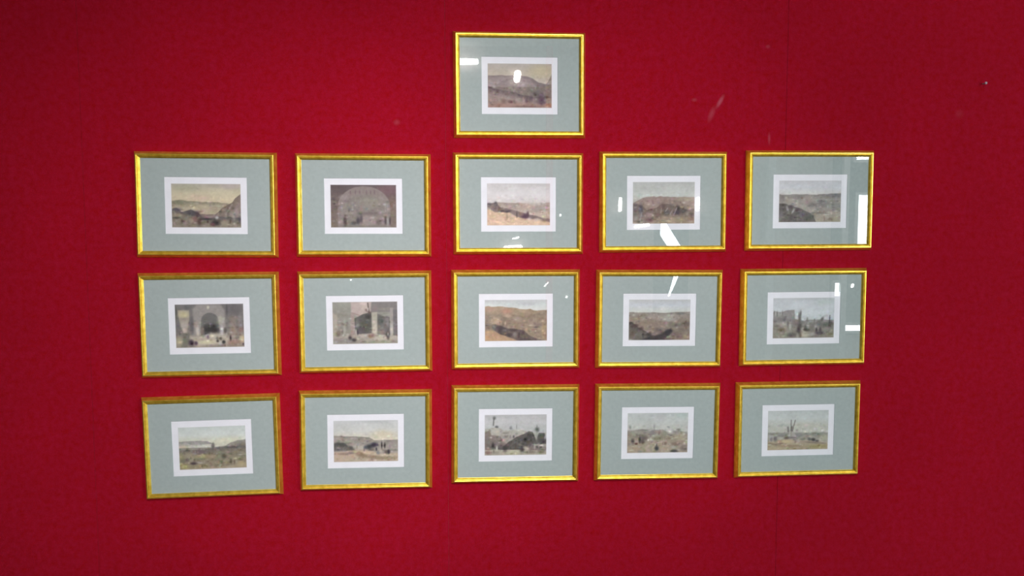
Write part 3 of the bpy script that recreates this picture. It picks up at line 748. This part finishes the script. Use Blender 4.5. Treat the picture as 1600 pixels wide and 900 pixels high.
    v.many([(88, 330, 28, 40, (136, 138, 130), .8), (582, 330, 20, 60, (150, 150, 148), .7), (380, 390, 100, 22, (138, 136, 132), .7), (550, 440, 70, 60, (140, 136, 138), .8), (670, 430, 80, 30, (160, 142, 134), .7), (870, 330, 36, 22, (142, 146, 148), .7, 40), (1080, 385, 46, 26, (128, 128, 124), .8), (1000, 420, 50, 22, (140, 138, 134), .6), (690, 560, 120, 50, (132, 132, 110), .8),
            (800, 470, 60, 60, (142, 146, 128), .6), (110, 480, 80, 50, (152, 148, 126), .7), (60, 440, 40, 50, (148, 138, 132), .6), (280, 510, 160, 46, (128, 120, 114), .8), (380, 560, 80, 50, (108, 98, 98), .8), (900, 560, 130, 60, (156, 144, 128), .7), (1120, 530, 120, 70, (176, 166, 142), .7), (1190, 470, 26, 60, (180, 180, 166), .6), (1240, 450, 30, 30, (150, 150, 148), .6)], 'blob')
    v.ridge([(35, 720), (400, 700), (440, 640), (520, 580), (580, 600), (780, 610), (880, 650), (1275, 700)], (172, 161, 148), (174, 162, 148), 150, .85, 40)
    v.many([(150, 610, 36, 55, (98, 90, 88), .85), (290, 590, 26, 80, (78, 70, 70), .9), (350, 620, 50, 50, (88, 80, 80), .85), (220, 610, 36, 50, (174, 154, 150), .7), (220, 665, 34, 22, (96, 66, 62), .85), (60, 640, 40, 60, (148, 134, 130), .6), (465, 590, 22, 26, (212, 212, 208), .9), (510, 570, 22, 40, (188, 182, 172), .7), (180, 760, 150, 40, (176, 158, 136), .7), (360, 740, 60, 60, (162, 160, 138), .6),
            (460, 720, 80, 24, (188, 170, 160), .7, -45), (530, 740, 50, 60, (148, 144, 132), .6), (640, 760, 46, 50, (74, 76, 80), .95), (640, 700, 14, 40, (92, 92, 92), .8), (720, 690, 50, 60, (172, 164, 140), .6), (820, 660, 30, 36, (126, 114, 102), .7), (800, 770, 70, 30, (178, 160, 140), .7, 20), (890, 680, 40, 30, (184, 170, 158), .7), (1040, 680, 110, 46, (134, 116, 108), .8), (1130, 630, 90, 30, (160, 140, 132), .7),
            (980, 740, 50, 36, (180, 176, 170), .8, 30), (1000, 820, 86, 34, (82, 82, 84), .95), (1090, 790, 40, 30, (170, 166, 158), .6), (1210, 760, 90, 70, (122, 114, 110), .9), (330, 820, 110, 16, (140, 136, 128), .6), (650, 830, 120, 16, (150, 144, 144), .5)], 'blob')
    V.append(v)
    # 15 twin-masted sail shapes on a low shore
    v = View((30, 40, 1285, 855), 16, [(40, (188, 193, 193)), (200, (194, 199, 198)), (330, (190, 192, 186)), (500, (190, 190, 180)), (855, (172, 162, 138))])
    v.blob(820, 350, 330, 60, (186, 184, 174), .6).blob(350, 340, 200, 26, (180, 184, 180), .6)
    v.ridge([(30, 490), (400, 495), (800, 500), (1285, 510)], (148, 148, 144), (168, 164, 156), 110, .9, 30, 6)
    v.many([(120, 570, 90, 40, (180, 178, 178), .7), (320, 550, 90, 26, (138, 140, 140), .6), (660, 560, 80, 40, (136, 138, 140), .7), (980, 540, 200, 36, (142, 146, 138), .7), (1200, 610, 90, 60, (176, 176, 152), .6)], 'blob')
    v.poly([(500, 430), (540, 430), (640, 600), (440, 610)], (176, 172, 168), .85, 20)
    v.many([(510, 460, 512, 240, 11, (116, 112, 112), .8), (545, 460, 595, 240, 11, (120, 114, 112), .8), (460, 470, 448, 390, 24, (120, 116, 116), .8), (525, 450, 530, 380, 22, (110, 106, 104), .8), (495, 470, 470, 560, 10, (196, 190, 182), .7), (515, 480, 520, 560, 18, (150, 146, 132), .5)], 'line')
    v.ridge([(30, 680), (250, 640), (600, 640), (900, 660), (1285, 720)], (180, 168, 148), (172, 160, 136), 160, .85, 40)
    v.many([(110, 630, 26, 46, (132, 130, 130), .8), (195, 620, 40, 60, (122, 118, 120), .85), (425, 605, 60, 30, (110, 96, 90), .9), (540, 600, 90, 24, (124, 118, 118), .8), (600, 640, 40, 40, (126, 120, 120), .8), (420, 680, 150, 36, (196, 180, 146), .8), (700, 690, 160, 28, (188, 170, 158), .7), (760, 640, 60, 26, (122, 124, 120), .8), (900, 640, 40, 36, (102, 104, 102), .85), (980, 650, 50, 34, (74, 76, 76), .9),
            (1060, 680, 40, 24, (94, 92, 90), .8), (1000, 715, 260, 22, (138, 128, 116), .8, 6), (300, 720, 70, 24, (140, 116, 108), .7), (130, 730, 180, 24, (140, 130, 112), .7, 10), (500, 775, 260, 28, (148, 130, 110), .7), (1080, 790, 220, 46, (154, 146, 104), .8), (180, 800, 160, 50, (180, 168, 142), .6), (640, 660, 60, 30, (176, 170, 166), .5), (300, 610, 60, 26, (186, 182, 170), .6)], 'blob')
    V.append(v)
    return V


VIEWS = [v.finish() for v in views()]

# ------------------------------------------------------------------ framed prints
SIGHT_W, SIGHT_H = 0.345, 0.2561           # glass opening inside the moulding
PAPER_W, PAPER_H, PAPER_DY = 0.2211, 0.1582, 0.0021
INK_W, INK_H, INK_DY = 0.1853, 0.1213, 0.0022
# moulding section: (outward from the sight edge, forward from the wall)
PROFILE = [(0.0000, 0.0060), (0.0000, 0.0119), (0.0005, 0.0122), (0.0042, 0.0154), (0.0050, 0.0157), (0.0056, 0.0152), (0.0060, 0.0146), (0.0064, 0.0146),
           (0.0068, 0.0154), (0.0074, 0.0172), (0.0084, 0.0177), (0.0104, 0.0177), (0.0114, 0.0171), (0.0121, 0.0158), (0.0128, 0.0142),
           (0.0182, 0.0030), (0.0186, 0.0018), (0.0186, 0.0003), (0.0020, 0.0003), (0.0020, 0.0060)]


def rail_mesh(side, w, h):
    """One mitred length of moulding; side 0 bottom, 1 right, 2 top, 3 left."""
    verts, faces = [], []
    m = len(PROFILE)
    for end in (0, 1):
        for u, z in PROFILE:
            s = -1 if end == 0 else 1
            if side in (0, 2):
                t = -1 if side == 0 else 1
                verts.append((s * (w / 2 + u), -z, t * (h / 2 + u)))
            else:
                t = 1 if side == 1 else -1
                verts.append((t * (w / 2 + u), -z, s * (h / 2 + u)))
    for i in range(m):
        j = (i + 1) % m
        faces.append((i, j, m + j, m + i))
    faces += [tuple(range(m - 1, -1, -1)), tuple(range(m, 2 * m))]
    return verts, faces


def add_rail(side, w, h, parent):
    v, f = rail_mesh(side, w, h)
    o = mesh_obj('frame_rail', v, f, M_GOLD, parent)
    bm = bmesh.new()
    bm.from_mesh(o.data)
    bmesh.ops.recalc_face_normals(bm, faces=bm.faces)
    bm.to_mesh(o.data)
    bm.free()
    return o


def mat_mesh(w, h, pw, ph, dy, front, thick, bev):
    """Window mat: outer board with a bevel-cut opening."""
    def ring(a, b, z, off):
        return [(-a / 2, -z, -b / 2 + off), (a / 2, -z, -b / 2 + off), (a / 2, -z, b / 2 + off), (-a / 2, -z, b / 2 + off)]
    verts = ring(w, h, front, 0) + ring(pw, ph, front, dy) + ring(pw - bev, ph - bev, front - thick, dy) + ring(w, h, front - thick, 0)
    faces = []
    for i in range(4):
        j = (i + 1) % 4
        faces += [(i, j, 4 + j, 4 + i), (4 + i, 4 + j, 8 + j, 8 + i), (8 + i, 8 + j, 12 + j, 12 + i), (12 + i, 12 + j, j, i)]
    return verts, faces


INK_FACES = [(j * NX + i, j * NX + i + 1, (j + 1) * NX + i + 1, (j + 1) * NX + i) for j in range(NY - 1) for i in range(NX - 1)]


def ink_obj(idx, w, h, dy, depth, parent):
    x = (GX - 0.5) * w
    z = (0.5 - GY) * h + dy
    # the inked sheet is very slightly cockled
    yy = np.full_like(x, -depth)
    verts = np.stack([x, yy, z], -1).reshape(-1, 3)
    me = bpy.data.meshes.new('printed_picture')
    me.from_pydata(verts.tolist(), [], [f[::-1] for f in INK_FACES])
    me.update()
    at = me.color_attributes.new('ink', 'FLOAT_COLOR', 'POINT')
    c = np.ones((NX * NY, 4), np.float32)
    c[:, :3] = VIEWS[idx].reshape(-1, 3)
    at.data.foreach_set('color', c.ravel())
    me.materials.append(M_INK)
    o = link(bpy.data.objects.new('printed_picture', me), parent)
    return o


# x, z of the centre, turn, width and height difference, label
FRAMES = [
    (0.2067, 2.0569, -0.0037, -0.0125, 0.0188, 'gold-framed print of a pale domed hill, hanging alone above the other rows'),
    (-0.6727, 1.7161, 0.0055, 0.0169, 0.0031, 'gold-framed print of a yellow-skied valley with rocks, left end of upper row'),
    (-0.2384, 1.7150, 0.0014, -0.0063, -0.0061, 'gold-framed dark brown print of a wide round arch with small figures'),
    (0.2031, 1.7204, -0.0007, -0.0173, -0.0089, 'gold-framed print of a pale sandy plain, directly below the topmost frame'),
    (0.6288, 1.7255, -0.0043, -0.0088, -0.0019, 'gold-framed print of tumbled rocks with bright lamp glare across its glass'),
    (1.0704, 1.7302, -0.0043, 0.0240, 0.0080, 'gold-framed grey valley print with white window glare along its right edge'),
    (-0.6732, 1.3786, -0.0060, 0.0161, 0.0139, 'gold-framed print of a vaulted hall with columns, left end of middle row'),
    (-0.2389, 1.3822, -0.0030, -0.0074, -0.0029, 'gold-framed print of tall pale piers around a dark courtyard'),
    (0.1952, 1.3846, 0.0013, -0.0195, -0.0092, 'gold-framed print of a brown hillside crossed by a dark diagonal gully'),
    (0.6205, 1.3817, 0.0070, -0.0072, -0.0085, 'gold-framed print of a ravine between dark slopes, fourth in middle row'),
    (1.0601, 1.3828, -0.0027, 0.0203, -0.0047, 'gold-framed print of ruined walls under blue-grey sky, right end of middle row'),
    (-0.6756, 1.0281, -0.0151, 0.0075, 0.0117, 'slightly crooked gold-framed print of green lowland, left end of bottom row'),
    (-0.2419, 1.0374, 0.0053, -0.0040, 0.0005, 'gold-framed print of a dark crowd of riders before a long flat hill'),
    (0.1938, 1.0458, 0.0079, -0.0151, -0.0044, 'gold-framed print of a town with a slim tower and dark trees'),
    (0.6191, 1.0426, 0.0106, -0.0085, -0.0055, 'gold-framed pale print of a sandy town and huts, fourth in bottom row'),
    (1.0515, 1.0415, 0.0010, 0.0184, -0.0052, 'gold-framed print of twin masts on a low shore, right end of bottom row'),
]

for i, (x, z, turn, sx, sy, label) in enumerate(FRAMES):
    w, h = SIGHT_W * (1 + sx), SIGHT_H * (1 + sy)
    pw, ph = PAPER_W * (1 + sx), PAPER_H * (1 + sy)
    iw, ih = INK_W * (1 + sx), INK_H * (1 + sy)
    root = empty('framed_print', (x, 0.0, z))
    root.rotation_euler = (0, turn, 0)
    tag(root, label, 'framed print', 'gold framed prints on the red wall')
    for side in range(4):
        add_rail(side, w, h, root)
    box('glass_pane', (-w / 2 - 0.0012, -0.0118, -h / 2 - 0.0012), (w / 2 + 0.0012, -0.0104, h / 2 + 0.0012), M_GLASS, root)
    v, f = mat_mesh(w + 0.0024, h + 0.0024, pw, ph, -PAPER_DY, 0.0101, 0.0012, 0.0012)
    mesh_obj('mat_board', v, f, M_MAT, root)
    sheet = box('paper_sheet', (-w / 2, -0.0088, -h / 2), (w / 2, -0.0078, h / 2), M_PAPER, root)
    ink_obj(i, iw, ih, -INK_DY, 0.00892, sheet)
    box('backing_board', (-w / 2 - 0.001, -0.0076, -h / 2 - 0.001), (w / 2 + 0.001, -0.0062, h / 2 + 0.001), M_BACK, root)

# ------------------------------------------------------------------ small nail left in the wall
nail = empty('nail', (1.600, 0.0, 2.079))
tag(nail, 'small bare nail sticking out of the red wall at upper right', 'nail')
bm = bmesh.new()
bmesh.ops.create_cone(bm, cap_ends=True, segments=10, radius1=0.0018, radius2=0.0018, depth=0.014)
for vv in bm.verts:
    vv.co = Vector((vv.co.x, -0.007 - vv.co.z, vv.co.y))
bm_obj('shank', bm, M_NAIL, nail)
bm = bmesh.new()
bmesh.ops.create_uvsphere(bm, u_segments=12, v_segments=8, radius=0.0042)
for vv in bm.verts:
    vv.co = Vector((vv.co.x, vv.co.y * 0.6 - 0.014, vv.co.z))
bm_obj('nail_head', bm, M_NAIL, nail, smooth=True)
